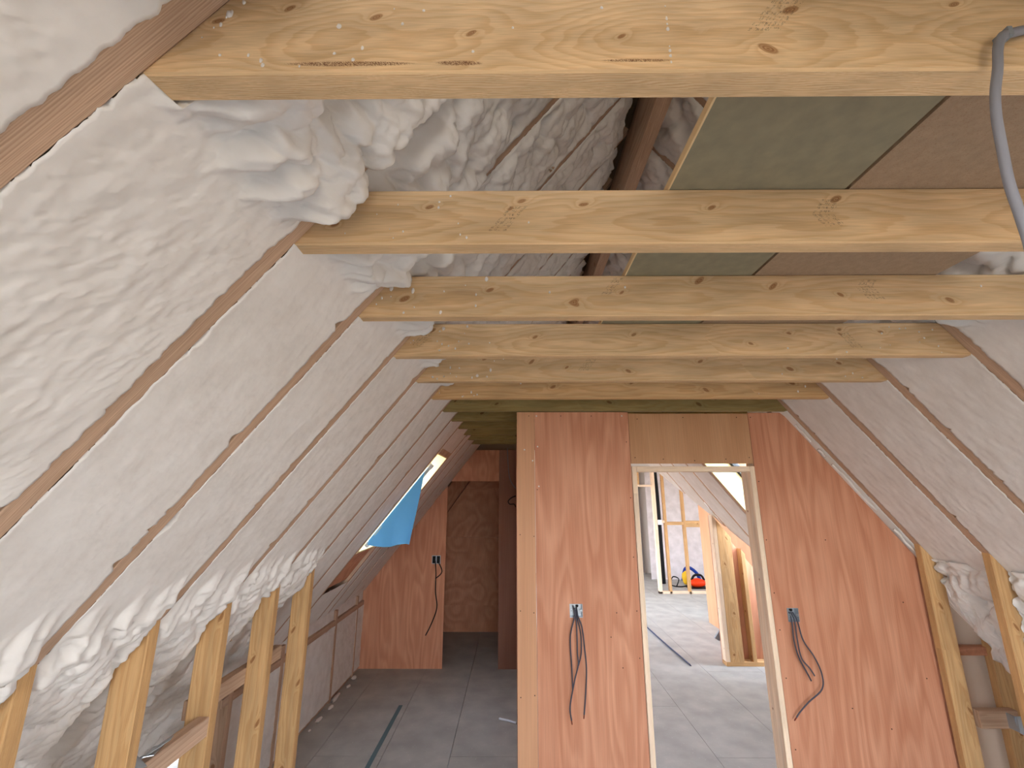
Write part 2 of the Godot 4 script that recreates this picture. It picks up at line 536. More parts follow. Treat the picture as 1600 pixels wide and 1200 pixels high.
# an upright foam wall: origin, along, up, outward
func foam_panel(at: Vector3, along: Vector3, w: float, h: float, outward: Vector3, res: float, sd: float, amp := 0.006) -> SurfaceTool:
	var nu := maxi(3, int(w / res))
	var nv := maxi(3, int(h / res))
	var st := st_new()
	st.set_smooth_group(0)
	for i in nv + 1:
		for k in nu + 1:
			var x := w * k / nu
			var y := h * i / nv
			var n: float = amp * (nz.get_noise_3d(x * 30, y * 22, sd * 7) + 0.5 * nz.get_noise_3d(x * 90, y * 90, sd * 3))
			st.set_uv(Vector2(x, y))
			st.add_vertex(at + along * x + Vector3.UP * y + outward * n)
	var flip := along.cross(Vector3.UP).dot(outward) > 0
	for i in nv:
		for k in nu:
			var a := i * (nu + 1) + k
			var idx := [a, a + nu + 1, a + 1, a + 1, a + nu + 1, a + nu + 2] if flip else [a, a + 1, a + nu + 1, a + 1, a + nu + 2, a + nu + 1]
			for q in idx:
				st.add_index(q)
	st.generate_normals()
	return st

# foam that has run down behind the right studs, ragged at the bottom
func foam_curtain(d0: float, d1: float, yb0: float, yb1: float, sd: float) -> SurfaceTool:
	var nu := 34
	var nv := 60
	var st := st_new()
	st.set_smooth_group(0)
	for i in nv + 1:
		for k in nu + 1:
			var f := float(k) / nu
			var d := lerpf(d0, d1, f)
			var yb: float = lerpf(yb0, yb1, f) + 0.05 * nz.get_noise_2d(d * 90, sd) + 0.02 * nz.get_noise_2d(d * 300, sd + 5)
			var y := lerpf(1.50, yb, float(i) / nv)
			var h := 0.075 * cap(11.0, y, d, sd) + 0.036 * cap(24.0, y, d, sd + 2.0) + 0.012 * cap(52.0, y, d, sd + 4.0)
			# rounds off towards the bottom edge
			var low := clampf((y - yb) / 0.05, 0.0, 1.0)
			var x := 2.60 - 0.09 * (1.0 - clampf((1.44 - y) / 0.5, 0.0, 1.0)) * 0.3 - h * sqrt(low) + 0.05 * (1.0 - sqrt(low))
			st.set_uv(Vector2(d, y))
			st.add_vertex(V(x, y, d))
	for i in nv:
		for k in nu:
			var a := i * (nu + 1) + k
			for q in [a, a + 1, a + nu + 1, a + 1, a + nu + 2, a + nu + 1]:
				st.add_index(q)
	st.generate_normals()
	return st

func slope_slab(st: SurfaceTool, side: int, s0: float, s1: float, d0: float, d1: float, n0 := -0.23, n1 := -0.16) -> void:
	beam(st, sp(side, (s0 + s1) / 2, (d0 + d1) / 2, (n0 + n1) / 2), sdir(side), s1 - s0, Vector3(0, 0, 1), d1 - d0, snor(side), n1 - n0, {"ch": 0.001})

# roof shell with square holes for roof windows: holes are [s0, s1, d0, d1]
func slope_shell(st: SurfaceTool, side: int, s0: float, s1: float, d0: float, d1: float, holes: Array, n0 := -0.23, n1 := -0.16) -> void:
	var d := d0
	for h in holes:
		slope_slab(st, side, s0, s1, d, h[2], n0, n1)
		slope_slab(st, side, s0, h[0], h[2], h[3], n0, n1)
		slope_slab(st, side, h[1], s1, h[2], h[3], n0, n1)
		d = h[3]
	slope_slab(st, side, s0, s1, d, d1, n0, n1)

func rafter_d(k: int) -> float:
	return 0.45 + 0.4 * (k - 1)

# ---------------------------------------------------------------- the scene
func _ready() -> void:
	rng.seed = 4
	var cam := Camera3D.new()
	cam.name = "camera"
	cam.fov = rad_to_deg(2.0 * atan(600.0 / 690.0))
	cam.position = Vector3(0, 1.88, 0)
	cam.rotation = Vector3(deg_to_rad(13.85), deg_to_rad(0.40), 0)
	cam.near = 0.05
	cam.far = 200.0
	add_child(cam)
	cam.current = true

	var we := WorldEnvironment.new()
	we.name = "daylight"
	var env := Environment.new()
	var sky := Sky.new()
	var sm := ProceduralSkyMaterial.new()
	sm.sky_top_color = Color(0.82, 0.88, 0.965)
	sm.sky_horizon_color = Color(0.97, 0.965, 0.955)
	sm.sky_curve = 0.25
	sm.ground_bottom_color = Color(0.55, 0.51, 0.45)
	sm.ground_horizon_color = Color(0.76, 0.73, 0.68)
	sm.sky_energy_multiplier = 1.0
	sky.sky_material = sm
	env.background_mode = Environment.BG_SKY
	env.sky = sky
	env.background_energy_multiplier = 3.0
	env.tonemap_mode = Environment.TONE_MAPPER_LINEAR
	env.tonemap_exposure = 5.7
	env.sdfgi_enabled = true
	env.ssao_enabled = true
	env.ssil_enabled = true
	we.environment = env
	add_child(we)

	nz.seed = 12
	nz.frequency = 0.25
	nz.fractal_octaves = 3
	cel.seed = 8
	cel.noise_type = FastNoiseLite.TYPE_CELLULAR
	cel.frequency = 1.0
	cel.cellular_return_type = FastNoiseLite.RETURN_DISTANCE
	cel.cellular_distance_function = FastNoiseLite.DISTANCE_EUCLIDEAN
	cel.fractal_type = FastNoiseLite.FRACTAL_NONE
	make_materials()
	print("materials ", Time.get_ticks_msec())
	shell()
	floors()
	joists()
	rafters()
	foam()
	print("foam ", Time.get_ticks_msec())
	curtains()
	studs()
	partition()
	corridor()
	roof_windows()
	loft()
	far_room()
	details()
	print("done ", Time.get_ticks_msec())

const LHOLE := [0.25, 1.25, 3.66, 4.17]
const RHOLE := [0.10, 1.20, 3.86, 4.65]
const BL := [0.12, 1.40, -1.35, -0.05]  # unseen left roof opening, added to light the right slope
const BR := [0.25, 1.30, 0.15, 1.10]
const RHOLE2 := [0.10, 0.75, 3.02, 3.56]  # unseen roof window added to brighten the room beyond the doorway

func shell() -> void:
	var st := st_new()
	slope_shell(st, -1, -1.83, 3.06, -3.4, 7.0, [BL, LHOLE])
	struct(obj("wall_left", st, M.deck))
	st = st_new()
	slope_shell(st, 1, -1.83, 3.06, -3.4, 5.2, [BR, RHOLE2, RHOLE])
	slope_slab(st, 1, -1.83, 0.2, 5.2, 6.3)
	struct(obj("wall_right", st, M.deck))
	st = st_new()
	bb(st, 0.35, 0.95, 3.95, 4.25, -3.4, 7.0)
	struct(obj("ceiling_ridge", st, M.deck))
	# foam lining behind the camera
	st = st_new()
	slope_shell(st, -1, -1.75, 3.02, -3.4, 0.0, [BL], -0.16, 0.0)
	slope_shell(st, 1, -1.75, 3.02, -3.4, 1.20, [BR], -0.16, 0.0)
	struct(obj("wall_behind_slopes", st, M.lining))
	# gable behind the camera: wide window opening, upper part added to light the loft
	st = st_new()
	sheet(st, [rect(-2.5, 0, 0.0, 4.0), rect(1.6, 0, 3.8, 4.0), rect(0.0, 0, 1.6, 0.6), rect(0.0, 2.35, 0.1, 4.0), rect(1.2, 2.35, 1.6, 4.0), rect(0.1, 3.3, 1.2, 4.0)], -3.5, 0.1)
	struct(obj("wall_back", st, M.lining))

func floors() -> void:
	var st := st_new()
	bb(st, -2.6, 6.2, -0.2, -0.022, -3.5, 12.2)
	var base := struct(obj("floor", st, M.deck))
	# boards 0.6 m wide laid along the room, joints of 3 mm
	for i in 5:
		var x0 := -2.48 + 0.5 * i
		var d0 := -3.4 - (i % 2) * 1.2
		while d0 < 6.9:
			var x1 := minf(x0 + 0.497, 0.02)
			var a := maxf(d0, -3.4)
			var b := minf(d0 + 2.397, 6.9)
			if b > a + 0.05:
				var s2 := st_new()
				bb(s2, x0, x1, -0.022, 0.0, a, b)
				obj("floor_board", s2, M.flooring, base)
			d0 += 2.4
	for i in 11:
		var x0 := 0.023 + 0.6 * i - 0.35
		var d0 := -3.4 - (i % 3) * 0.8
		while d0 < 12.0:
			var xa := maxf(x0, 0.023)
			var x1 := minf(x0 + 0.597, 6.1)
			var a := maxf(d0, -3.4)
			var b := minf(d0 + 2.397, 12.0)
			if b > a + 0.05 and x1 > xa + 0.05:
				var s2 := st_new()
				bb(s2, xa, x1, -0.022, 0.0, a, b)
				obj("floor_board", s2, M.flooring, base)
			d0 += 2.4

func joists() -> void:
	var mats := {1: M.joist1, 2: M.joist2, 3: M.joist3, 4: M.joist2, 5: M.joist3, 6: M.pine}
	for k in range(0, 13):
		var d := rafter_d(k)
		var st := st_new()
		var o := {"u0": 0.37 * k, "ch": 0.003}
		var m: Material = mats.get(k, M.green_joist if k > 6 else M.pine)
		var x0 := XL - 0.10
		var x1 := XR + 0.10
		# the ends are cut to the pitch of the roof
		if k == 1:
			o.tu = 1.25
			o.u0 = 0.0
		elif k in [2, 3]:
			o.u0 = 0.0
		elif k == 4:
			o.u0 = 0.45
		elif k == 5:
			o.u0 = 0.31
		o.cut0 = Vector2(0, SX / SY)
		o.cut1 = Vector2(0, -SX / SY)
		o.flipv = true
		beam(st, V((x0 + x1) / 2, YC + JH / 2, d + JT / 2), Vector3(1, 0, 0), x1 - x0 - JH * SX / SY, Vector3(0, 0, 1), JT, Vector3(0, 1, 0), JH, o)
		var j := obj("ceiling_joist", st, m)
		var label := ""
		if k >= 1 and k <= 6:
			label = ["thick pale pine ceiling joist across the top of the picture, nearest of all", "pine ceiling joist, second from the nearest, with faint ink stamps on its face", "knotty pine ceiling joist, third from the nearest", "pine ceiling joist, fourth from the nearest, its right end showing against white foam", "pine ceiling joist, fifth from the nearest", "brownish pine ceiling joist, sixth from the nearest, last one before the greenish joist"][k - 1]
		elif k == 7:
			label = "greenish treated joist directly above the plywood partition and its doorway"
		elif k > 7:
			label = "greenish treated joist over the left passage, %s beyond the plywood partition" % ORD[k - 8]
		else:
			label = "pine ceiling joist above the camera, out of the picture"
		tag(j, label, "joist", "ceiling joists")
		# droplets of foam stuck to the face
		if k >= 1 and k <= 6:
			var s2 := st_new()
			var n: int = [34, 16, 18, 30, 22, 18][k - 1]
			for i in n:
				var left := rng.randf() < (0.85 if k < 4 else 0.6)
				var x := (XL + 0.02 + absf(rng.randfn(0, 0.24))) if left else (XR - 0.1 - absf(rng.randfn(0, 0.25)))
				if k == 1:
					x = minf(x, 0.2)
				var y := YC + rng.randf_range(0.01, JH - 0.01)
				x = clampf(x, XL + (y - YC) * SX / SY + 0.02, XR - (y - YC) * SX / SY - 0.02)
				var r := rng.randf_range(0.0008, 0.002) * (1.0 + 0.25 * k)
				if rng.randf() < 0.08:
					r *= 2.0
				blob(s2, V(x, y, d), Vector3(r, r * rng.randf_range(0.9, 1.8), r * 0.8), i, 0.3, 4, 6)
			var sp_ := obj("foam_droplets", s2, M.foam, j)
			sp_.set_meta("kind", "stuff")

func rafters() -> void:
	for side in [-1, 1]:
		var where := "left" if side < 0 else "right"
		for k in range(0, 16):
			var d := rafter_d(k)
			var s1 := 3.0
			var s0 := -1.78
			if side < 0 and k > 13:
				continue
			if side < 0 and k == 10:
				d = 4.22
			if side > 0 and (k == 8 or k <= 2):
				continue
			if side > 0 and k == 9:
				d = 3.60
			if side > 0 and k == 10:
				d = 3.86
			if side > 0 and k > 10:
				d = 4.70 + 0.4 * (k - 11)
			if side > 0 and k == 15:
				continue
			if side < 0 and k >= 8:
				s1 = 2.02
			if side > 0 and d > 4.9:
				s1 = minf(3.0, 0.285 + (6.23 - d) / 0.848)
			var st := st_new()
			beam(st, sp(side, (s0 + s1) / 2, d - RT / 2, -0.0725), sdir(side), s1 - s0, Vector3(0, 0, 1), RT, snor(side), 0.145, {"u0": rng.randf_range(-0.58, -0.27)})
			var label: String
			if side < 0:
				if k == 0:
					label = "left sloping rafter beside the camera, nearer than the one meeting the top joist"
				elif k <= 7:
					label = "left sloping rafter meeting the %s ceiling joist from the camera" % ORD[k - 1]
				else:
					label = "left sloping rafter over the far passage, %s beyond the plywood partition" % ORD[k - 8]
			else:
				if k <= 1:
					label = "right sloping rafter outside the frame, %s from the camera" % ORD[k]
				elif k <= 7:
					label = "right sloping rafter meeting the %s ceiling joist from the camera" % ORD[k - 1]
				else:
					label = "right sloping rafter seen through the doorway, %s beyond the plywood partition" % ORD[k - 8]
			tag(obj("rafter", st, M.rafter), label, "rafter", where + " rafters")

func foam() -> void:
	# left slope
	for k in range(0, 13):
		var d0 := rafter_d(k)
		var d1 := rafter_d(k + 1) - RT
		var res := 0.008
		var o := {"smooth": 0.6, "low": 1.04}
		if k == 9:
			d1 = 4.22 - RT
		if k == 10:
			d0 = 4.22
		if k == 12:
			d1 = 5.45
		if k <= 1:
			o.smooth = 1.1
			res = 0.0055
		if k == 0:
			o.top = -0.03
		elif k == 1:
			o.top = 0.015
			o.cell = 7.0
		elif k == 2:
			o.top = -0.04
			o.cell = 9.0
		elif k >= 3:
			o.top = -0.07
			o.cell = 9.0
		var s1 := 3.0
		if k > 3:
			res = 0.010
		if k >= 7:
			res = 0.014
			s1 = 2.02
			o.low = 3.0
			o.lap = 0.8
		var sd := k * 1.37 + 3.0
		if k == 9:
			# above and below the roof window
			tag(obj("foam_insulation", foam_strip(-1, d0, d1, -1.7, 0.22, res, sd, o), M.foam), "sprayed foam above the left roof window, over the passage", "insulation", "left foam strips")
			tag(obj("foam_insulation", foam_strip(-1, d0, d1, 1.62, s1, res, sd, o), M.foam), "sprayed foam at the foot of the left slope below the blue sheet", "insulation", "left foam strips")
			continue
		var f := obj("foam_insulation", foam_strip(-1, d0, d1, -1.68, s1, res, sd, o), M.foam)
		var label: String
		if k == 0:
			label = "sprayed foam at the top left corner, left of the nearest visible rafter"
		elif k == 1:
			label = "broad pitted strip of sprayed foam on the left slope between the two nearest visible rafters"
		elif k <= 6:
			label = "sprayed foam strip on the left slope between rafters of the %s and %s ceiling joists" % [ORD[k - 1], ORD[k]]
		else:
			label = "narrow foam strip on the left slope over the passage, %s beyond the partition" % ORD[k - 7]
		tag(f, label, "insulation", "left foam strips")
	# right slope
	for k in range(3, 15):
		var d0 := rafter_d(k)
		var d1 := rafter_d(k + 1) - RT
		var o := {"smooth": 0.8, "low": 1.18, "top": -0.10, "cell": 9.0}
		var res := 0.014
		var s1 := 2.5
		var s0 := -1.68
		if k >= 3 and k <= 6:
			res = 0.010
		if k == 9:
			d1 = 3.86 - RT
		if k == 10:
			d0 = 3.86
			d1 = 4.70 - RT
		if k >= 11:
			d0 = 4.70 + 0.4 * (k - 11)
			d1 = d0 + 0.4 - RT
			if k == 14:
				d1 = 6.4
			o.clip = true
			o.smooth = 0.4
			s1 = minf(2.0, 0.285 + (6.23 - d0) / 0.848)
			s0 = -0.3
		if k >= 7:
			o.low = 3.0
			o.lap = 0.6
			s1 = minf(s1, 2.02)
		var sd := 40.0 + k * 1.91
		if k == 7:
			tag(obj("foam_insulation", foam_strip(1, d0, 3.0, s0, s1, res, sd, o), M.foam), "narrow foam strip on the right slope just behind the partition", "insulation", "right foam strips")
			tag(obj("foam_insulation", foam_strip(1, 3.0, 3.56, -1.68, 0.08, res, sd, o), M.foam), "sprayed foam above the added unseen roof window behind the partition", "insulation", "right foam strips")
			tag(obj("foam_insulation", foam_strip(1, 3.0, 3.56, 1.24, s1, res, sd, o), M.foam), "sprayed foam below the added unseen roof window behind the partition", "insulation", "right foam strips")
			continue
		if k == 8:
			d0 = 3.60
			d1 = 3.86 - RT
		if k == 9:
			continue
		if k == 10:
			tag(obj("foam_insulation", foam_strip(1, d0, d1, -1.68, 0.08, res, sd, o), M.foam), "sprayed foam above the right roof window seen through the doorway", "insulation", "right foam strips")
			tag(obj("foam_insulation", foam_strip(1, d0, d1, 1.24, s1, res, sd, o), M.foam), "sprayed foam below the right roof window beyond the doorway", "insulation", "right foam strips")
			continue
		var f := obj("foam_insulation", foam_strip(1, d0, d1, s0, s1, res, sd, o), M.foam)
		var label: String
		if k <= 1:
			label = "sprayed foam on the right slope outside the frame, %s strip from the camera" % ORD[k - 1]
		elif k <= 6:
			label = "sprayed foam strip on the right slope between rafters of the %s and %s ceiling joists" % [ORD[k - 1], ORD[k]]
		elif k <= 9:
			label = "foam strip on the right slope between the right roof window and the added unseen one"
		else:
			label = "smooth white foam strip seen through the doorway, %s beyond the right roof window" % ORD[k - 11]
		tag(f, label, "insulation", "right foam strips")

func curtains() -> void:
	tag(obj("foam_overspill", foam_curtain(2.46, 2.80, 0.80, 1.34, 61.0), M.foam), "lumpy cream foam spilling down between the two right studs beside the partition", "insulation", "foam spilling behind the right studs")
	tag(obj("foam_overspill", foam_curtain(2.06, 2.40, 0.80, 0.95, 67.0), M.foam), "lumpy foam spilling down at the right edge, nearer than the last two studs", "insulation", "foam spilling behind the right studs")

func stud_post(xin: float, xout: float, d: float, label: String, group: String, m: Material) -> void:
	# upright under a rafter, its top cut to the roof pitch; xin is the face towards the room
	var st := st_new()
	var mid := (xin + xout) / 2
	var top := YC - (XL - mid) * SY / SX if mid < 0 else YC - (mid - XR) * SY / SX
	var k := SY / SX * (1.0 if mid < 0 else -1.0)
	beam(st, V(mid, top / 2 + 0.02, d - RT / 2), Vector3.UP, top - 0.04, Vector3(1, 0, 0), absf(xin - xout), Vector3(0, 0, 1), RT, {"cut1": Vector2(k, 0), "ch": 0.003})
	tag(obj("wall_stud", st, m), label, "stud", group)

func studs() -> void:
	for k in range(0, 8):
		var label: String = "upright pine stud under the left rafter of the %s ceiling joist" % ORD[k - 1] if k > 0 else "upright pine stud left of the camera, out of the picture"
		stud_post(-1.21, -1.31, rafter_d(k), label, "left wall studs", M.stud)
	for k in range(3, 8):
		var label := "upright pine stud under the right rafter of the %s ceiling joist" % ORD[k - 1]
		if k == 7:
			label = "upright pine stud against the right edge of the plywood partition"
		stud_post(2.415, 2.515, rafter_d(k), label, "right wall studs", M.stud)
	# sole plates
	for q in [[-1.31, -1.21, -0.4, 2.85, "pine sole plate under the left row of studs"], [2.415, 2.515, 0.8, 2.85, "pine sole plate under the right row of studs"]]:
		var st := st_new()
		beam(st, V((q[0] + q[1]) / 2, 0.02, (q[2] + q[3]) / 2), Vector3(0, 0, 1), q[3] - q[2], Vector3(1, 0, 0), 0.1, Vector3.UP, 0.04)
		tag(obj("sole_plate", st, M.stud), q[4], "plate")
	# short noggins between studs: x, y, D from, D to, material, label
	var nog := [
		[-1.235, 0.985, 1.65, 2.005, M.rafter, "short brown noggin between two left studs near the bottom edge, with grey strap on it"],
		[-1.33, 1.02, 2.05, 2.405, M.rafter, "short brown noggin between the two left studs next farther than the strapped one"],
		[-1.36, 1.00, 2.45, 2.805, M.rafter, "brown noggin behind the last two left studs"],
		[-1.45, 1.19, 2.45, 2.805, M.rafter, "small brown noggin high behind the last two left studs, under the foam"],
	]
	for q in nog:
		var st := st_new()
		beam(st, V(q[0], q[1], (q[2] + q[3]) / 2), Vector3(0, 0, 1), q[3] - q[2], Vector3(1, 0, 0), 0.045, Vector3.UP, 0.07)
		tag(obj("noggin", st, q[4]), q[5], "noggin")

	var st := st_new()
	beam(st, V(2.625, 0.685, 2.80), Vector3(1, 0, 0), 0.21, Vector3(0, 0, 1), 0.045, Vector3.UP, 0.085)
	tag(obj("noggin", st, M.rafter), "brown noggin with a metal hanger, right of the stud beside the partition", "noggin")

func screws(parent: Node, d: float, pts: Array) -> void:
	for p in pts:
		var c := CylinderMesh.new()
		c.top_radius = 0.0032
		c.bottom_radius = 0.0032
		c.height = 0.003
		c.radial_segments = 8
		c.rings = 0
		var o := MeshInstance3D.new()
		o.name = "screw"
		o.mesh = c
		o.material_override = M.screw
		o.position = V(p[0], p[1], d)
		o.rotation.x = PI / 2
		parent.add_child(o, true)

func dots(parent: Node, d: float, pts: Array, r: float) -> void:
	var s2 := st_new()
	for p in pts:
		blob(s2, V(p[0], p[1], d), Vector3(r, r, r * 0.7), p[0] * 9, 0.3, 5, 7)
	obj("foam_droplets", s2, M.foam, parent).set_meta("kind", "stuff")

func partition() -> void:
	var D := 2.87
	var T := 0.012
	var k := Vector2(1.0, 0.405)
	var st := st_new()
	sheet(st, [rect(0.012, 0.0, 0.125, 2.395)], D - 0.004, T, k, Vector2(0.1, 0.01))
	var o := tag(obj("plywood_strip", st, M.ply_strip), "narrow pale plywood strip down the left edge of the partition", "plywood")
	screws(o, D - 0.005, [[0.03, 1.63], [0.115, 1.62], [0.03, 1.2], [0.11, 1.19], [0.03, 0.75], [0.11, 0.76], [0.09, 2.37]])
	dots(o, D - 0.005, [[0.112, 2.08], [0.06, 2.15]], 0.005)
	st = st_new()
	# the hole is for the metal back box
	var b := [0.322, 1.163, 0.400, 1.238]
	sheet(st, [rect(0.127, 0.0, b[0], 2.395), rect(b[2], 0.0, 0.740, 2.395), rect(b[0], 0.0, b[2], b[1]), rect(b[0], b[3], b[2], 2.395)], D, T, k, Vector2(0.12, 0.01))
	o = tag(obj("plywood_sheet", st, M.ply), "tall reddish plywood sheet left of the doorway with a metal box and cables", "plywood", "partition plywood sheets")
	screws(o, D - 0.001, [[0.72, 2.2], [0.725, 1.85], [0.72, 1.5], [0.72, 1.2], [0.6, 1.19], [0.56, 1.06], [0.72, 0.95], [0.62, 0.9], [0.14, 1.9], [0.3, 2.37], [0.5, 2.37]])
	dots(o, D - 0.001, [[0.14, 2.37], [0.145, 2.17], [0.15, 1.92], [0.70, 2.37]], 0.005)
	st = st_new()
	sheet(st, [rect(0.743, 2.062, 1.523, 2.385)], D + 0.002, T, Vector2(0.9, 0.8), Vector2(0.4, 0.2))
	o = tag(obj("plywood_sheet", st, M.ply_head), "smooth plywood panel above the doorway", "plywood", "partition plywood sheets")
	screws(o, D + 0.001, [[0.77, 2.10], [0.95, 2.09], [1.15, 2.08], [1.35, 2.09], [1.5, 2.1], [0.8, 2.35], [1.1, 2.36], [1.45, 2.36]])
	st = st_new()
	var c := [1.607, 1.142, 1.675, 1.218]
	sheet(st, [rect(1.526, 0.0, c[0], 2.39), rect(c[0], 0.0, c[2], c[1]), rect(c[0], c[3], c[2], 2.39),
		[Vector2(c[2], 0), Vector2(2.51, 0), Vector2(2.51, 1.40), Vector2(1.765, 2.365), Vector2(1.735, 2.39), Vector2(c[2], 2.39)]], D, T, k, Vector2(0.02, 0.01))
	o = tag(obj("plywood_sheet", st, M.ply2), "large reddish plywood sheet right of the doorway, cut to the roof slope", "plywood", "partition plywood sheets")
	screws(o, D - 0.001, [[1.54, 1.95], [1.54, 1.6], [1.545, 1.3], [1.55, 1.1], [1.55, 0.85], [1.55, 0.5], [1.9, 1.6], [2.3, 1.25], [2.35, 0.85], [1.9, 0.7], [2.1, 0.6], [1.54, 2.36]])
	# white foam squeezed out between the sheet and the roof slope
	for q in [[0.10, 0.24, 0], [0.30, 0.36, 1], [0.42, 0.78, 2], [0.92, 1.10, 3]]:
		st = st_new()
		var pts := []
		for i in 5:
			var s := lerpf(q[0], q[1], i / 4.0)
			pts.append(sp(1, s, D - 0.004, 0.018 + 0.004 * sin(i * 2.1 + q[2])))
		tube(st, pts, 0.009, 7, 0.7)
		tag(obj("foam_bead", st, M.foam), "white bead of foam along the sloping edge of the right plywood, %s from the top" % ORD[q[2]], "foam bead", "foam beads at the plywood edge")
	# door lining
	var dl := thing("door_frame", "bare pale timber lining around the open doorway in the plywood partition", "door frame", V(1.133, 0, 2.92))
	var parts := [["jamb", 0.743, 0.774, 0.0, 2.045], ["jamb", 1.492, 1.523, 0.0, 2.045], ["head", 0.775, 1.491, 2.012, 2.045]]
	for p in parts:
		st = st_new()
		var w: float = p[2] - p[1]
		var h: float = p[4] - p[3]
		var cc := Vector3((p[1] + p[2]) / 2 - 1.133, (p[3] + p[4]) / 2, -(2.925 - 2.92))
		if p[0] == "jamb":
			beam(st, cc, Vector3.UP, h, Vector3(1, 0, 0), w, Vector3(0, 0, 1), 0.12, {})
		else:
			beam(st, cc, Vector3(1, 0, 0), w, Vector3.UP, h, Vector3(0, 0, 1), 0.12, {})
		obj(p[0], st, M.pale_pine, dl)
	# studs of the partition behind its sheets
	for x in [0.06, 0.43, 0.718, 1.548, 1.95, 2.3]:
		st = st_new()
		var top: float = minf(2.39, YC - maxf(0.0, x - XR + 0.03) * SY / SX - 0.03)
		beam(st, V(x, top / 2, 2.93), Vector3.UP, top, Vector3(1, 0, 0), 0.045, Vector3(0, 0, 1), 0.089)
		tag(obj("partition_stud", st, M.pale_pine), "partition stud hidden behind the plywood, %s from the left" % ORD[[0.06, 0.43, 0.718, 1.548, 1.95, 2.3].find(x)], "stud", "partition studs")
	# wall between the passage and the right-hand room
	st = st_new()
	bb(st, 0.014, 0.10, 0.0, 2.39, 2.98, 6.9)
	struct(obj("wall_passage_right", st, M.ply2))

func back_box(cx: float, cy: float, w: float, h: float, d: float, label: String) -> Node3D:
	var t := thing("socket_back_box", label, "electrical box", V(cx, cy, d))
	var st := st_new()
	var a := w / 2 - 0.001
	var b := h / 2 - 0.001
	var th := 0.002
	bb(st, -a, a, -b, b, 0.040, 0.042)
	bb(st, -a, -a + th, -b, b, 0.0, 0.040)
	bb(st, a - th, a, -b, b, 0.0, 0.040)
	bb(st, -a + th, a - th, b - th, b, 0.0, 0.040)
	bb(st, -a + th, a - th, -b, -b + th, 0.0, 0.040)
	obj("metal_box", st, M.zinc, t)
	for s in [-1, 1]:
		st = st_new()
		bb(st, s * (a - 0.009) - 0.006, s * (a - 0.009) + 0.006, -0.006, 0.006, 0.001, 0.004)
		var lug := obj("fixing_lug", st, M.zinc, t)
		st = st_new()
		tube(st, [Vector3(s * (a - 0.009), 0, -0.001), Vector3(s * (a - 0.009), 0, 0.001)], 0.0022, 8)
		obj("screw", st, M.black, lug)
	st = st_new()
	tube(st, [Vector3(a * 0.25, b * 0.55, -0.0395), Vector3(a * 0.25, b * 0.55, -0.034)], 0.009, 12)
	obj("grommet", st, M.black, t)
	return t

func cable(pts: Array, d: float, r: float, m: Material, label: String, tip := false) -> void:
	var st := st_new()
	var p := []
	for q in pts:
		p.append(V(q[0], q[1], q[2] if q.size() > 2 else d))
	tube(st, p, r, 8, 0.7)
	var o := tag(obj("electric_cable", st, m), label, "cable")
	if tip:
		st = st_new()
		var e: Vector3 = p[-1]
		var b: Vector3 = p[-2]
		tube(st, [e, e + (e - b).normalized() * 0.02], r * 0.7, 6)
		obj("bare_core", st, M.rust, o)

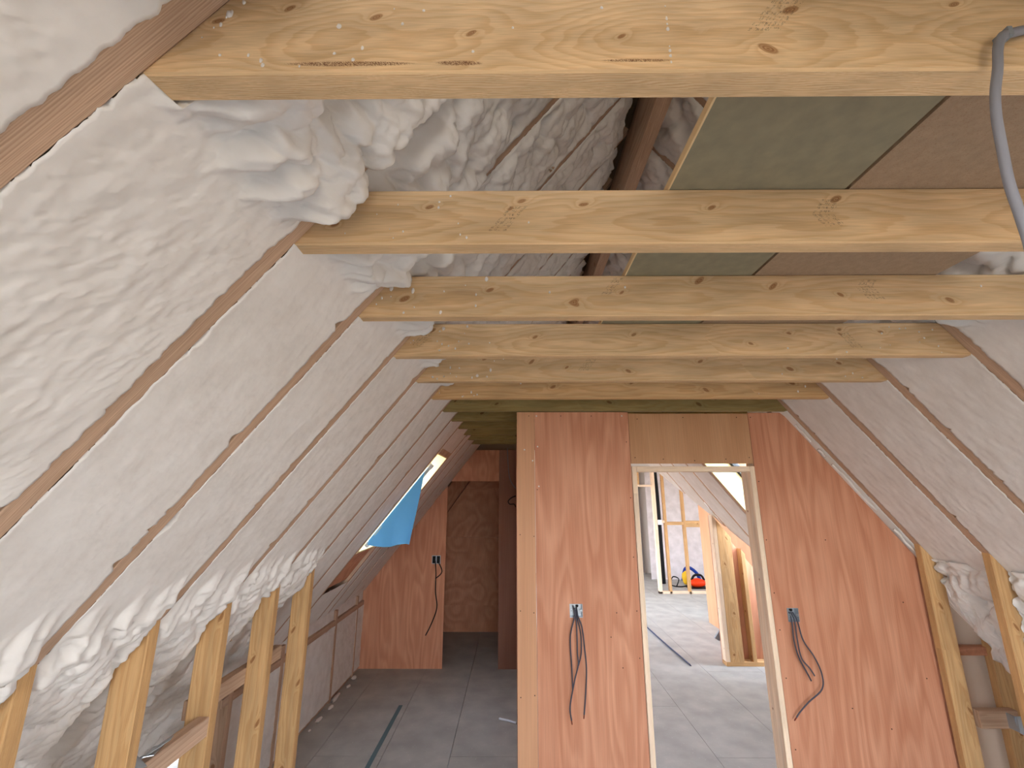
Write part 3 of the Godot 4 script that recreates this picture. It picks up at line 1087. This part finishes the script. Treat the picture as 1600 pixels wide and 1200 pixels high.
func corridor() -> void:
	var D := 5.46
	var k := Vector2(0.9, 0.40)
	# far end wall of the left passage
	var st := st_new()
	sheet(st, [[Vector2(-1.74, 0.0), Vector2(-0.81, 0.0), Vector2(-0.81, 1.98), Vector2(-1.74, 0.79)]], D, 0.012, k, Vector2(0.05, 0.1))
	tag(obj("plywood_sheet", st, M.ply), "dark reddish plywood sheet at the far end of the left passage, cut to the slope", "plywood")
	st = st_new()
	sheet(st, [[Vector2(-0.81, 2.016), Vector2(-0.195, 2.016), Vector2(-0.195, 2.39), Vector2(-0.50, 2.39), Vector2(-0.80, 2.016)]], D, 0.012, Vector2(0.7, 0.9), Vector2(0.8, 0.1))
	tag(obj("plywood_sheet", st, M.ply2), "plywood piece over the dark opening at the end of the left passage", "plywood")
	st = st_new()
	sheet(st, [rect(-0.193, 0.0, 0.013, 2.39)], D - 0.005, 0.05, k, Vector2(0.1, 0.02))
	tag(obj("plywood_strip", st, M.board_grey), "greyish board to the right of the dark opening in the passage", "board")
	# behind the opening: a dark closed room
	st = st_new()
	sheet(st, [rect(-1.3, 0, 0.014, 1.25)], 6.79, 0.05, Vector2(0.4, 1.1), Vector2(0.5, 0))
	tag(obj("plywood_sheet", st, M.ply2), "lower plywood sheet on the back wall inside the unlit opening", "plywood")
	st = st_new()
	sheet(st, [[Vector2(-1.25, 1.253), Vector2(0.014, 1.253), Vector2(0.014, 2.49), Vector2(-0.38, 2.49), Vector2(-0.45, 2.36)]], 6.79, 0.05, Vector2(0.4, 1.1), Vector2(0.2, 0.4))
	tag(obj("plywood_sheet", st, M.ply2), "upper plywood sheet on the back wall inside the dark opening", "plywood")
	st = st_new()
	bb(st, -1.4, -1.3, 0, 1.2, 5.5, 6.85)
	struct(obj("wall_store_left", st, M.ply2))
	st = st_new()
	bb(st, -0.4, 0.1, 2.5, 2.6, 5.47, 6.9)
	struct(obj("ceiling", st, M.rafter))
	st = st_new()
	sheet(st, [[Vector2(-2.5, 0), Vector2(0.1, 0), Vector2(0.1, 3.6), Vector2(-2.5, 0.35)]], 6.9, 0.08)
	struct(obj("wall_store_end", st, M.ply2))
	# gable above the joists at the end of the loft
	st = st_new()
	sheet(st, [[Vector2(-0.6, 2.4), Vector2(1.9, 2.4), Vector2(0.65, 3.95)]], 5.52, 0.05)
	struct(obj("wall_loft_end", st, M.deck))
	# low wall set back at the foot of the slope: foam between flush studs
	var x := -1.72
	var spans := [[3.05, 3.62], [3.665, 4.63], [4.675, 5.23], [5.26, 5.45]]
	for i in spans.size():
		var a: float = spans[i][0]
		var b: float = spans[i][1]
		tag(obj("wall_insulation", foam_panel(V(x, 0.03, b), Vector3(0, 0, 1), b - a, 0.62, Vector3(1, 0, 0), 0.02, 5.0 + i), M.foam), "upright white foam panel in the low passage wall, %s from the camera" % ORD[i], "insulation", "low wall foam panels")
	for i in 4:
		var d: float = [3.64, 4.652, 5.245, 3.03][i]
		st = st_new()
		beam(st, V(x - 0.04, 0.39, d), Vector3.UP, 0.78, Vector3(1, 0, 0), 0.088, Vector3(0, 0, 1), 0.045 if i != 2 else 0.03)
		tag(obj("wall_stud", st, M.rafter), ["brown upright in the low passage wall, just behind the row of studs", "brown upright in the middle of the low passage wall", "thin dark upright near the far end of the low passage wall", "brown upright at the near end of the low passage wall"][i], "stud", "low wall studs")
	st = st_new()
	beam(st, V(x - 0.04, 0.675, 4.2), Vector3(0, 0, 1), 2.5, Vector3(1, 0, 0), 0.085, Vector3.UP, 0.045)
	tag(obj("wall_rail", st, M.rafter), "brown rail along the top of the low passage wall", "rail")
	st = st_new()
	beam(st, V(x - 0.045, 0.015, 4.2), Vector3(0, 0, 1), 2.5, Vector3(1, 0, 0), 0.07, Vector3.UP, 0.03)
	tag(obj("sole_plate", st, M.rafter), "sole plate under the low passage wall", "plate")
	tag(obj("wall_insulation", foam_panel(V(x - 0.02, 0.70, 5.45), Vector3(0, 0, 1), 2.4, 0.14, Vector3(1, 0, 0), 0.02, 15.0), M.foam), "narrow strip of foam above the rail of the low passage wall", "insulation")
	st = st_new()
	bb(st, x - 0.12, x - 0.09, 0, 0.85, 2.95, 5.5)
	struct(obj("wall_passage_left", st, M.lining))
	# crumbs of foam along its foot
	for i in 8:
		st = st_new()
		var d := 3.70 + i * 0.22 + rng.randf_range(-0.09, 0.09)
		var r := rng.randf_range(0.010, 0.026)
		blob(st, V(-1.685 + rng.randf_range(-0.01, 0.03), r * 0.5, d), Vector3(r, r * 0.5, r * rng.randf_range(1.5, 4.0)), i + 0.4, 0.8, 7, 11)
		tag(obj("foam_scrap", st, M.foam), "crumb of foam on the floor along the low passage wall, %s from the camera" % ORD[i], "scrap", "foam crumbs")
	# tape and a white stick on the floor
	st = st_new()
	bb(st, -1.062, -1.028, 0.0005, 0.0022, 3.2, 4.6)
	tag(obj("floor_tape", st, M.green_tape), "dark teal strip of tape along the passage floor", "tape")
	st = st_new()
	tube(st, [V(-0.14, 0.008, 4.345), V(-0.06, 0.008, 4.31), V(0.006, 0.008, 4.27)], 0.008, 8)
	tag(obj("plastic_rod", st, M.white), "short white plastic rod on the floor beside the partition", "rod")

func roof_windows() -> void:
	for w in 3:
		var side: int = [-1, 1, 1][w]
		var h: Array = [LHOLE, RHOLE, RHOLE2][w]
		var mid := sp(side, (h[0] + h[1]) / 2, (h[2] + h[3]) / 2, -0.2)
		var t := thing("roof_window", ["roof window in the left slope above the blue sheet", "bright roof window seen through the top right of the doorway", "added unseen roof window in the right slope, lighting the room behind the partition"][w], "roof window", mid)
		var L := sdir(side)
		var N := snor(side)
		var Z := Vector3(0, 0, 1)
		var ls: float = h[1] - h[0]
		var ld: float = h[3] - h[2]
		# deep timber lining of the opening
		for q in [-1, 1]:
			var st := st_new()
			beam(st, N * 0.10 - Z * q * (ld / 2 - 0.009), L, ls, N, 0.20, Z, 0.018)
			obj("side_lining", st, M.reveal, t)
			st = st_new()
			beam(st, N * 0.10 + L * q * (ls / 2 - 0.009), Z, ld - 0.04, N, 0.20, L, 0.018)
			obj("end_lining", st, M.reveal, t)
			st = st_new()
			beam(st, -Z * q * (ld / 2 - 0.03) - N * 0.03, L, ls, N, 0.05, Z, 0.05)
			obj("sash_bar", st, M.frame_grey, t)
			st = st_new()
			beam(st, L * q * (ls / 2 - 0.03) - N * 0.03, Z, ld - 0.11, N, 0.05, L, 0.05)
			obj("sash_bar", st, M.frame_grey, t)
		var g := st_new()
		beam(g, -N * 0.035, L, ls - 0.1, Z, ld - 0.1, N, 0.006, {"ch": 0.0005})
		obj("pane", g, M.glass, t)
	# rod along the near side of the left window with the blue sheet hanging from it
	var st := st_new()
	tube(st, [sp(-1, 0.38, 3.70, 0.012), sp(-1, 1.15, 3.70, 0.012)], 0.015, 10)
	var rod := tag(obj("curtain_rod", st, M.rod), "pale grey rod along the edge of the left roof window", "rod")
	for s in [0.38, 1.15]:
		st = st_new()
		tube(st, [sp(-1, s - 0.02, 3.70, 0.012), sp(-1, s + 0.02, 3.70, 0.012)], 0.021, 10)
		obj("end_cap", st, M.white, rod)
	st = st_new()
	var n := 18
	var g := []
	for i in n + 1:
		var row := []
		var s := lerpf(0.44, 1.12, float(i) / n)
		var a := sp(-1, s, 3.6845, 0.005)
		var drop: float = a.y - 1.475 + 0.012 * sin(s * 9.0)
		for k in 11:
			var f := k / 10.0
			# lower end blown slightly inwards
			row.append(a + Vector3(-0.09 * f * (1.0 - float(i) / n) + 0.006 * sin(s * 30 + f * 4) * f, -drop * f, 0.016 * f * sin(s * 17.0 + f * 2)))
		g.append(row)
	for i in n:
		for k in 10:
			for q in [[i, k], [i + 1, k], [i + 1, k + 1], [i, k], [i + 1, k + 1], [i, k + 1]]:
				st.set_uv(Vector2(q[0], q[1]) * 0.1)
				st.set_smooth_group(0)
				st.add_vertex(g[q[0]][q[1]])
	st.index()
	st.generate_normals()
	tag(obj("blue_sheet", st, M.cloth), "bright blue triangular sheet hanging from the left roof window", "sheet")
	# bare board below the window
	st = st_new()
	beam(st, sp(-1, 1.43, 3.915, -0.03), sdir(-1), 0.36, Vector3(0, 0, 1), 0.50, snor(-1), 0.012)
	tag(obj("sloping_board", st, M.ply2), "bare purplish board on the slope just below the blue sheet", "board")
	# white rafter strips either side of the far rafter
	st = st_new()
	beam(st, sp(-1, 0.23, 3.915, -0.05), sdir(-1), 0.05, Vector3(0, 0, 1), 0.50, snor(-1), 0.12)
	tag(obj("trimmer", st, M.rafter), "timber trimmer at the head of the left roof window", "trimmer")

func loft() -> void:
	# boards lying on the joists, right of the ridge
	var y := YC + JH
	for q in [[0.34, 0.732, M.board_olive, "olive grey board lying across the joists, the left one with a pale cut edge", -0.4, 1.72], [0.737, 1.30, M.board_brown, "brown board lying across the joists, right of the olive one", -0.4, 1.72]]:
		var t := thing("loft_board", q[3], "board", V(q[0], y, 0), "loft boards")
		var st := st_new()
		bb(st, 0.004, q[1] - q[0], 0.0, 0.018, q[4], q[5])
		obj("sheet", st, q[2], t)
		if q[0] < 0.5:
			st = st_new()
			bb(st, 0.0, 0.004, 0.0, 0.018, q[4], q[5])
			obj("cut_edge", st, M.board_edge, t)
	var st := st_new()
	beam(st, V(0.65, 3.66, 1.3), Vector3(0, 0, 1), 8.2, Vector3(1, 0, 0), 0.07, Vector3.UP, 0.24)
	tag(obj("ridge_beam", st, M.rafter), "brown ridge beam high in the shadow above the joists", "beam")

func far_room() -> void:
	# cross wall of studs with plywood behind, under the slope
	var top := func(x: float) -> float: return YC - (x - XR) * SY / SX - 0.03
	var t := thing("stud_wall", "short stud wall backed with plywood seen through the doorway on the right", "stud wall", V(2.36, 0, 5.55))
	var st := st_new()
	beam(st, Vector3(0.45, 0.0225, -0.05), Vector3(1, 0, 0), 0.90, Vector3.UP, 0.045, Vector3(0, 0, 1), 0.10)
	obj("bottom_plate", st, M.stud, t)
	for q in [[0.0, 0.045, M.pale_pine], [0.046, 0.20, M.stud], [0.30, 0.345, M.stud], [0.62, 0.665, M.stud]]:
		st = st_new()
		var xm: float = (q[0] + q[1]) / 2
		var h: float = top.call(2.36 + xm) - 0.045
		beam(st, Vector3(xm, 0.045 + h / 2, -0.05), Vector3.UP, h, Vector3(1, 0, 0), q[1] - q[0], Vector3(0, 0, 1), 0.098, {"cut1": Vector2(-SY / SX, 0)})
		obj("stud", st, q[2], t)
	st = st_new()
	sheet(st, [[Vector2(0, 0.0), Vector2(0.9, 0.0), Vector2(0.9, top.call(3.26)), Vector2(0, top.call(2.36))]], 0.101, 0.012, Vector2(0.8, 0.4))
	obj("plywood", st, M.ply2, t)
	# plywood faced return wall beyond
	st = st_new()
	bb(st, 2.90, 3.0, 0.0, 2.45, 5.67, 7.29, 0.5)
	tag(obj("plywood_wall", st, M.ply_strip), "sunlit plywood faced wall end beyond the short stud wall", "plywood")
	# far frame with a small doorway
	t = thing("stud_frame", "open stud frame far beyond the doorway, with pinkish foam behind", "stud wall", V(2.2, 0, 9.2))
	for q in [[0.57, 0.63, M.pale_pine], [0.77, 0.815, M.stud], [1.14, 1.185, M.stud], [1.55, 1.595, M.stud], [-0.4, -0.355, M.stud]]:
		st = st_new()
		beam(st, Vector3((q[0] + q[1]) / 2, 1.2, -0.045), Vector3.UP, 2.4, Vector3(1, 0, 0), q[1] - q[0], Vector3(0, 0, 1), 0.09)
		obj("stud", st, q[2], t)
	st = st_new()
	beam(st, Vector3(1.2, 0.02, -0.045), Vector3(1, 0, 0), 1.26, Vector3.UP, 0.04, Vector3(0, 0, 1), 0.09)
	obj("bottom_plate", st, M.pale_pine, t)
	for q in [[-0.355, 0.57, 2.0, 2.04, M.pale_pine], [0.63, 0.77, 1.30, 1.345, M.pale_pine], [0.815, 1.14, 1.26, 1.32, M.stud], [1.185, 1.55, 1.22, 1.34, M.stud], [-0.355, 0.57, 2.30, 2.40, M.rafter]]:
		st = st_new()
		beam(st, Vector3((q[0] + q[1]) / 2, (q[2] + q[3]) / 2, -0.045), Vector3(1, 0, 0), q[1] - q[0], Vector3.UP, q[3] - q[2], Vector3(0, 0, 1), 0.085)
		obj("noggin", st, q[4], t)
	for x in [0.05, 0.3]:
		st = st_new()
		beam(st, Vector3(x, 2.17, -0.045), Vector3.UP, 0.25, Vector3(1, 0, 0), 0.04, Vector3(0, 0, 1), 0.085)
		obj("short_stud", st, M.stud, t)
	st = st_new()
	tube(st, [V(3.16, 0.0, 10.2), V(3.16, 1.6, 10.2), V(3.14, 2.4, 10.2)], 0.055, 12)
	tag(obj("soil_pipe", st, M.black), "black upright pipe behind the far stud frame", "pipe")
	st = st_new()
	bb(st, 2.83, 2.90, 1.27, 1.36, 9.15, 9.19)
	tag(obj("junction_box", st, M.white), "small white box on the far stud frame", "electrical box")
	# foam covered far walls
	tag(obj("foam_wall", foam_panel(V(3.05, 0.0, 10.66), Vector3(1, 0, 0), 2.6, 2.5, Vector3(0, 0, 1), 0.05, 31.0, 0.02), M.foam_wall), "pinkish white foam wall behind the far stud frame", "insulation")
	tag(obj("foam_wall", foam_panel(V(1.2, 0.0, 11.4), Vector3(1, 0, 0), 1.9, 2.5, Vector3(0, 0, 1), 0.05, 37.0, 0.015), M.foam_wall), "pale foam wall at the very back, seen through the far small doorway", "insulation")
	for q in [[2.0, 3.05, 1.00, 1.05, M.rafter, "brown rail across the very back foam wall, upper of two"], [2.0, 3.05, 0.86, 0.90, M.rafter, "brown rail across the very back foam wall, lower of two"], [2.0, 3.05, 0.20, 0.33, M.rust, "dark red rail low on the very back foam wall"]]:
		st = st_new()
		beam(st, V((q[0] + q[1]) / 2, (q[2] + q[3]) / 2, 11.36), Vector3(1, 0, 0), q[1] - q[0], Vector3.UP, q[3] - q[2], Vector3(0, 0, 1), 0.04)
		tag(obj("wall_rail", st, q[4]), q[5], "rail")
	st = st_new()
	beam(st, V(3.03, 1.2, 11.36), Vector3.UP, 2.4, Vector3(1, 0, 0), 0.05, Vector3(0, 0, 1), 0.05)
	tag(obj("wall_stud", st, M.rafter), "brown upright on the very back foam wall", "stud")
	# closing walls and ceiling of the far room; a wide opening on the right lets daylight in
	st = st_new()
	bb(st, 0.0, 6.2, 0, 2.6, 11.45, 11.6)
	struct(obj("wall_far", st, M.lining))
	st = st_new()
	bb(st, 0.0, 0.1, 0, 2.6, 6.98, 7.1)
	bb(st, 0.0, 0.1, 0, 2.6, 9.8, 11.5)
	bb(st, 0.0, 0.1, 0, 0.3, 7.1, 9.8)  # unseen window opening added above this sill to brighten the slope foam
	bb(st, 0.0, 0.1, 2.4, 2.6, 7.1, 9.8)
	struct(obj("wall_far_left", st, M.lining))
	st = st_new()
	bb(st, 0.0, 6.2, 2.5, 2.6, 6.35, 11.6)
	struct(obj("ceiling_far", st, M.lining))
	st = st_new()
	bb(st, 6.1, 6.2, 0, 0.8, 5.8, 11.6)
	bb(st, 6.1, 6.2, 2.2, 2.6, 5.8, 11.6)
	bb(st, 6.1, 6.2, 0.8, 2.2, 5.8, 7.6)
	bb(st, 6.1, 6.2, 0.8, 2.2, 8.8, 11.6)
	struct(obj("wall_far_right", st, M.lining))
	st = st_new()
	bb(st, 3.2, 6.2, 0, 2.6, 5.6, 5.66)
	struct(obj("wall_wing", st, M.lining))
	# light strip lying on the floor, tools
	st = st_new()
	tube(st, [V(1.885, 0.006, 7.3), V(1.892, 0.006, 6.9), V(1.921, 0.006, 6.2), V(1.94, 0.006, 5.9), V(1.959, 0.006, 5.56)], 0.028, 8, 0.2)
	tag(obj("floor_strip", st, M.blue_strip), "dark blue strip lying on the pale floor beyond the doorway", "strip")
	t = thing("power_tool", "orange power tool on the floor behind the far stud frame", "tool", V(3.72, 0, 9.75))
	st = st_new()
	blob(st, Vector3(0, 0.10, 0), Vector3(0.17, 0.085, 0.12), 2.0, 0.15, 8, 12)
	obj("body", st, M.orange, t)
	st = st_new()
	tube(st, [Vector3(-0.12, 0.15, 0), Vector3(-0.05, 0.24, 0), Vector3(0.08, 0.24, 0), Vector3(0.14, 0.15, 0)], 0.022, 8)
	obj("handle", st, M.black, t)
	st = st_new()
	beam(st, Vector3(0, 0.01, 0), Vector3(1, 0, 0), 0.42, Vector3.UP, 0.018, Vector3(0, 0, 1), 0.2)
	obj("base_plate", st, M.black, t)
	st = st_new()
	tube(st, [V(3.62, 0.04, 10.3), V(3.68, 0.26, 10.3), V(3.78, 0.30, 10.3), V(3.92, 0.2, 10.3), V(4.0, 0.04, 10.3)], 0.035, 8)
	tag(obj("blue_bag", st, M.blue_plastic), "crumpled blue bag behind the orange tool", "bag")
	st = st_new()
	blob(st, V(3.60, 0.14, 10.05), Vector3(0.08, 0.14, 0.08), 3.0, 0.2)
	tag(obj("yellow_bottle", st, M.yellow), "small yellow container behind the orange tool", "container")
	cable([[3.30, 0.01], [3.36, 0.16], [3.24, 0.20], [3.2, 0.05], [3.40, 0.015], [3.58, 0.05]], 9.8, 0.012, M.black, "black cable coiled on the floor behind the far stud frame")
	st = st_new()
	beam(st, V(2.69, 0.07, 6.45), Vector3(0.5, 0.8, 0.2).normalized(), 0.15, Vector3(0.86, -0.5, 0).normalized(), 0.07, Vector3(0, 0, 1), 0.03)
	tag(obj("grey_offcut", st, M.grey), "small grey offcut leaning by the foot of the stud wall", "offcut")

func details() -> void:
	back_box(0.361, 1.2005, 0.078, 0.075, 2.868, "galvanised back box in the plywood left of the doorway")
	back_box(1.641, 1.180, 0.068, 0.076, 2.868, "galvanised back box in the plywood right of the doorway")
	var m: Material = M.dark_cable
	cable([[0.345, 1.225, 2.89], [0.352, 1.18, 2.86], [0.338, 1.14, 2.85], [0.321, 1.08], [0.318, 1.012], [0.322, 0.92], [0.324, 0.80]], 2.845, 0.0045, m, "grey cable hanging from the left back box, the left one")
	cable([[0.352, 1.21, 2.89], [0.357, 1.17, 2.855], [0.356, 1.088], [0.355, 0.989], [0.358, 0.93], [0.337, 0.859], [0.313, 0.764], [0.304, 0.707], [0.311, 0.654]], 2.828, 0.0045, m, "grey cable hanging from the left back box, crossing to the left at its end", true)
	cable([[0.365, 1.215, 2.89], [0.37, 1.17, 2.857], [0.388, 1.119], [0.399, 1.012], [0.406, 0.907], [0.398, 0.791], [0.384, 0.675]], 2.845, 0.0045, m, "long grey cable hanging from the left back box, the right one", true)
	cable([[0.36, 1.20, 2.89], [0.365, 1.16, 2.86], [0.381, 1.083], [0.381, 0.983], [0.362, 0.915]], 2.856, 0.004, m, "short grey cable hanging from the left back box between longer ones", true)
	cable([[1.63, 1.19, 2.89], [1.622, 1.15, 2.86], [1.61, 1.052], [1.625, 0.964], [1.656, 0.893], [1.677, 0.845]], 2.845, 0.0045, m, "short grey cable from the right back box, lower of the pair")
	cable([[1.64, 1.19, 2.89], [1.638, 1.15, 2.86], [1.628, 1.063], [1.637, 0.964], [1.677, 0.909], [1.698, 0.871]], 2.842, 0.0045, m, "short grey cable from the right back box, upper of the pair")
	cable([[1.65, 1.19, 2.89], [1.654, 1.15, 2.86], [1.66, 1.055], [1.711, 0.967], [1.739, 0.88], [1.727, 0.806], [1.644, 0.743], [1.589, 0.696], [1.562, 0.666]], 2.84, 0.0045, m, "long grey cable from the right back box curling back to the left", true)
	# the far box
	var t := thing("socket_back_box", "small back box on the plywood at the end of the left passage", "electrical box", V(-0.917, 1.128, 5.455))
	var st := st_new()
	bb(st, -0.05, -0.044, -0.045, 0.045, -0.006, 0.004)
	bb(st, 0.044, 0.05, -0.045, 0.045, -0.006, 0.004)
	bb(st, -0.044, 0.044, -0.045, -0.040, -0.006, 0.004)
	bb(st, -0.044, 0.044, 0.040, 0.045, -0.006, 0.004)
	bb(st, -0.006, 0.006, -0.04, 0.04, -0.006, 0.004)
	obj("metal_box", st, M.zinc, t)
	st = st_new()
	bb(st, -0.044, 0.044, -0.040, 0.040, 0.002, 0.004)  # flat black plate stands in for the shade inside the box
	obj("shade_plate", st, M.black, t)
	cable([[-0.923, 1.119], [-0.91, 0.98], [-0.908, 0.79], [-0.885, 0.624], [-0.939, 0.461], [-1.0, 0.34]], 5.43, 0.006, M.black, "long dark cable hanging from the small far back box")
	cable([[-0.888, 1.108], [-0.842, 1.001], [-0.914, 0.927]], 5.43, 0.006, M.black, "short dark cable hanging from the small far back box")
	cable([[-0.092, 2.395], [-0.083, 2.212], [-0.068, 2.063], [-0.03, 1.975], [0.008, 1.93]], 5.3, 0.005, M.grey_cable, "thin wire hanging from the ceiling beside the partition edge")
	cable([[0.008, 1.846], [-0.041, 1.826], [-0.081, 1.786], [-0.061, 1.753], [-0.013, 1.753], [0.008, 1.721]], 5.3, 0.006, M.black, "small loop of black wire beside the partition edge")
	# grey cable pinned to the nearest joist
	st = st_new()
	var pts := []
	for q in [[0.80, 2.475, 0.443], [0.72, 2.466, 0.443], [0.652, 2.451, 0.441], [0.63, 2.443, 0.438], [0.609, 2.433, 0.435], [0.598, 2.414, 0.435], [0.59, 2.384, 0.435], [0.577, 2.346, 0.435], [0.569, 2.309, 0.435], [0.564, 2.264, 0.435], [0.56, 2.22, 0.435], [0.561, 2.175, 0.435], [0.56, 2.131, 0.435], [0.553, 2.06, 0.44], [0.55, 1.95, 0.44]]:
		pts.append(V(q[0], q[1], q[2]))
	tube(st, pts, 0.0062, 10, 0.75)
	var c := tag(obj("electric_cable", st, M.grey_cable), "thick grey cable pinned to the nearest joist and hanging down at the right edge", "cable")
	st = st_new()
	bb(st, 0.613, 0.619, 2.431, 2.444, 0.431, 0.449)
	obj("cable_clip", st, M.grey, c)
	# bent metal strap on the left noggin and hanger on the right one
	t = thing("metal_strap", "bent grey metal strap on the short noggin at the bottom left", "strap", V(-1.225, 1.02, 1.74))
	for q in [[Vector3(0, 0.012, 0), Vector3(0.4, 0.2, 0.9), 0.13], [Vector3(0.02, 0.03, 0.03), Vector3(0.8, 0.5, -0.3), 0.11], [Vector3(-0.01, 0.02, 0.07), Vector3(0.9, -0.25, 0.4), 0.10]]:
		st = st_new()
		var L: Vector3 = (q[1] as Vector3).normalized()
		var W := L.cross(Vector3.UP).normalized()
		beam(st, q[0], L, q[2], W, 0.03, W.cross(L), 0.0025, {"ch": 0.0005})
		obj("band", st, M.zinc, t)
	t = thing("joist_hanger", "grey metal hanger on the brown noggin between the right studs", "hanger", V(2.69, 0.685, 2.752))
	st = st_new()
	sheet(st, [[Vector2(-0.035, 0.036), Vector2(0.035, 0.036), Vector2(0.025, -0.04), Vector2(0.0, -0.05), Vector2(-0.02, -0.04)]], -0.02, 0.002)
	obj("plate", st, M.zinc, t)
	st = st_new()
	bb(st, -0.0255, -0.0235, -0.036, 0.036, -0.03, 0.05)
	obj("flange", st, M.zinc, t)
	# pale boarding and a stud in the eaves behind the right studs
	st = st_new()
	sheet(st, [[Vector2(2.58, 0), Vector2(3.3, 0), Vector2(3.3, 0.45), Vector2(2.58, 1.30)]], 2.96, 0.012)
	tag(obj("eaves_board", st, M.plaster), "pale board in the eaves behind the stud at the right edge of the partition", "board")
	st = st_new()
	beam(st, V(2.80, 0.53, 2.90), Vector3.UP, 1.06, Vector3(1, 0, 0), 0.09, Vector3(0, 0, 1), 0.045)
	tag(obj("wall_stud", st, M.stud), "pine stud in the eaves behind the right studs", "stud")
	st = st_new()
	beam(st, V(2.69, 0.98, 2.925), Vector3(1, 0, 0), 0.2, Vector3.UP, 0.045, Vector3(0, 0, 1), 0.05)
	tag(obj("noggin", st, M.ply2), "reddish noggin in the eaves behind the right studs", "noggin")
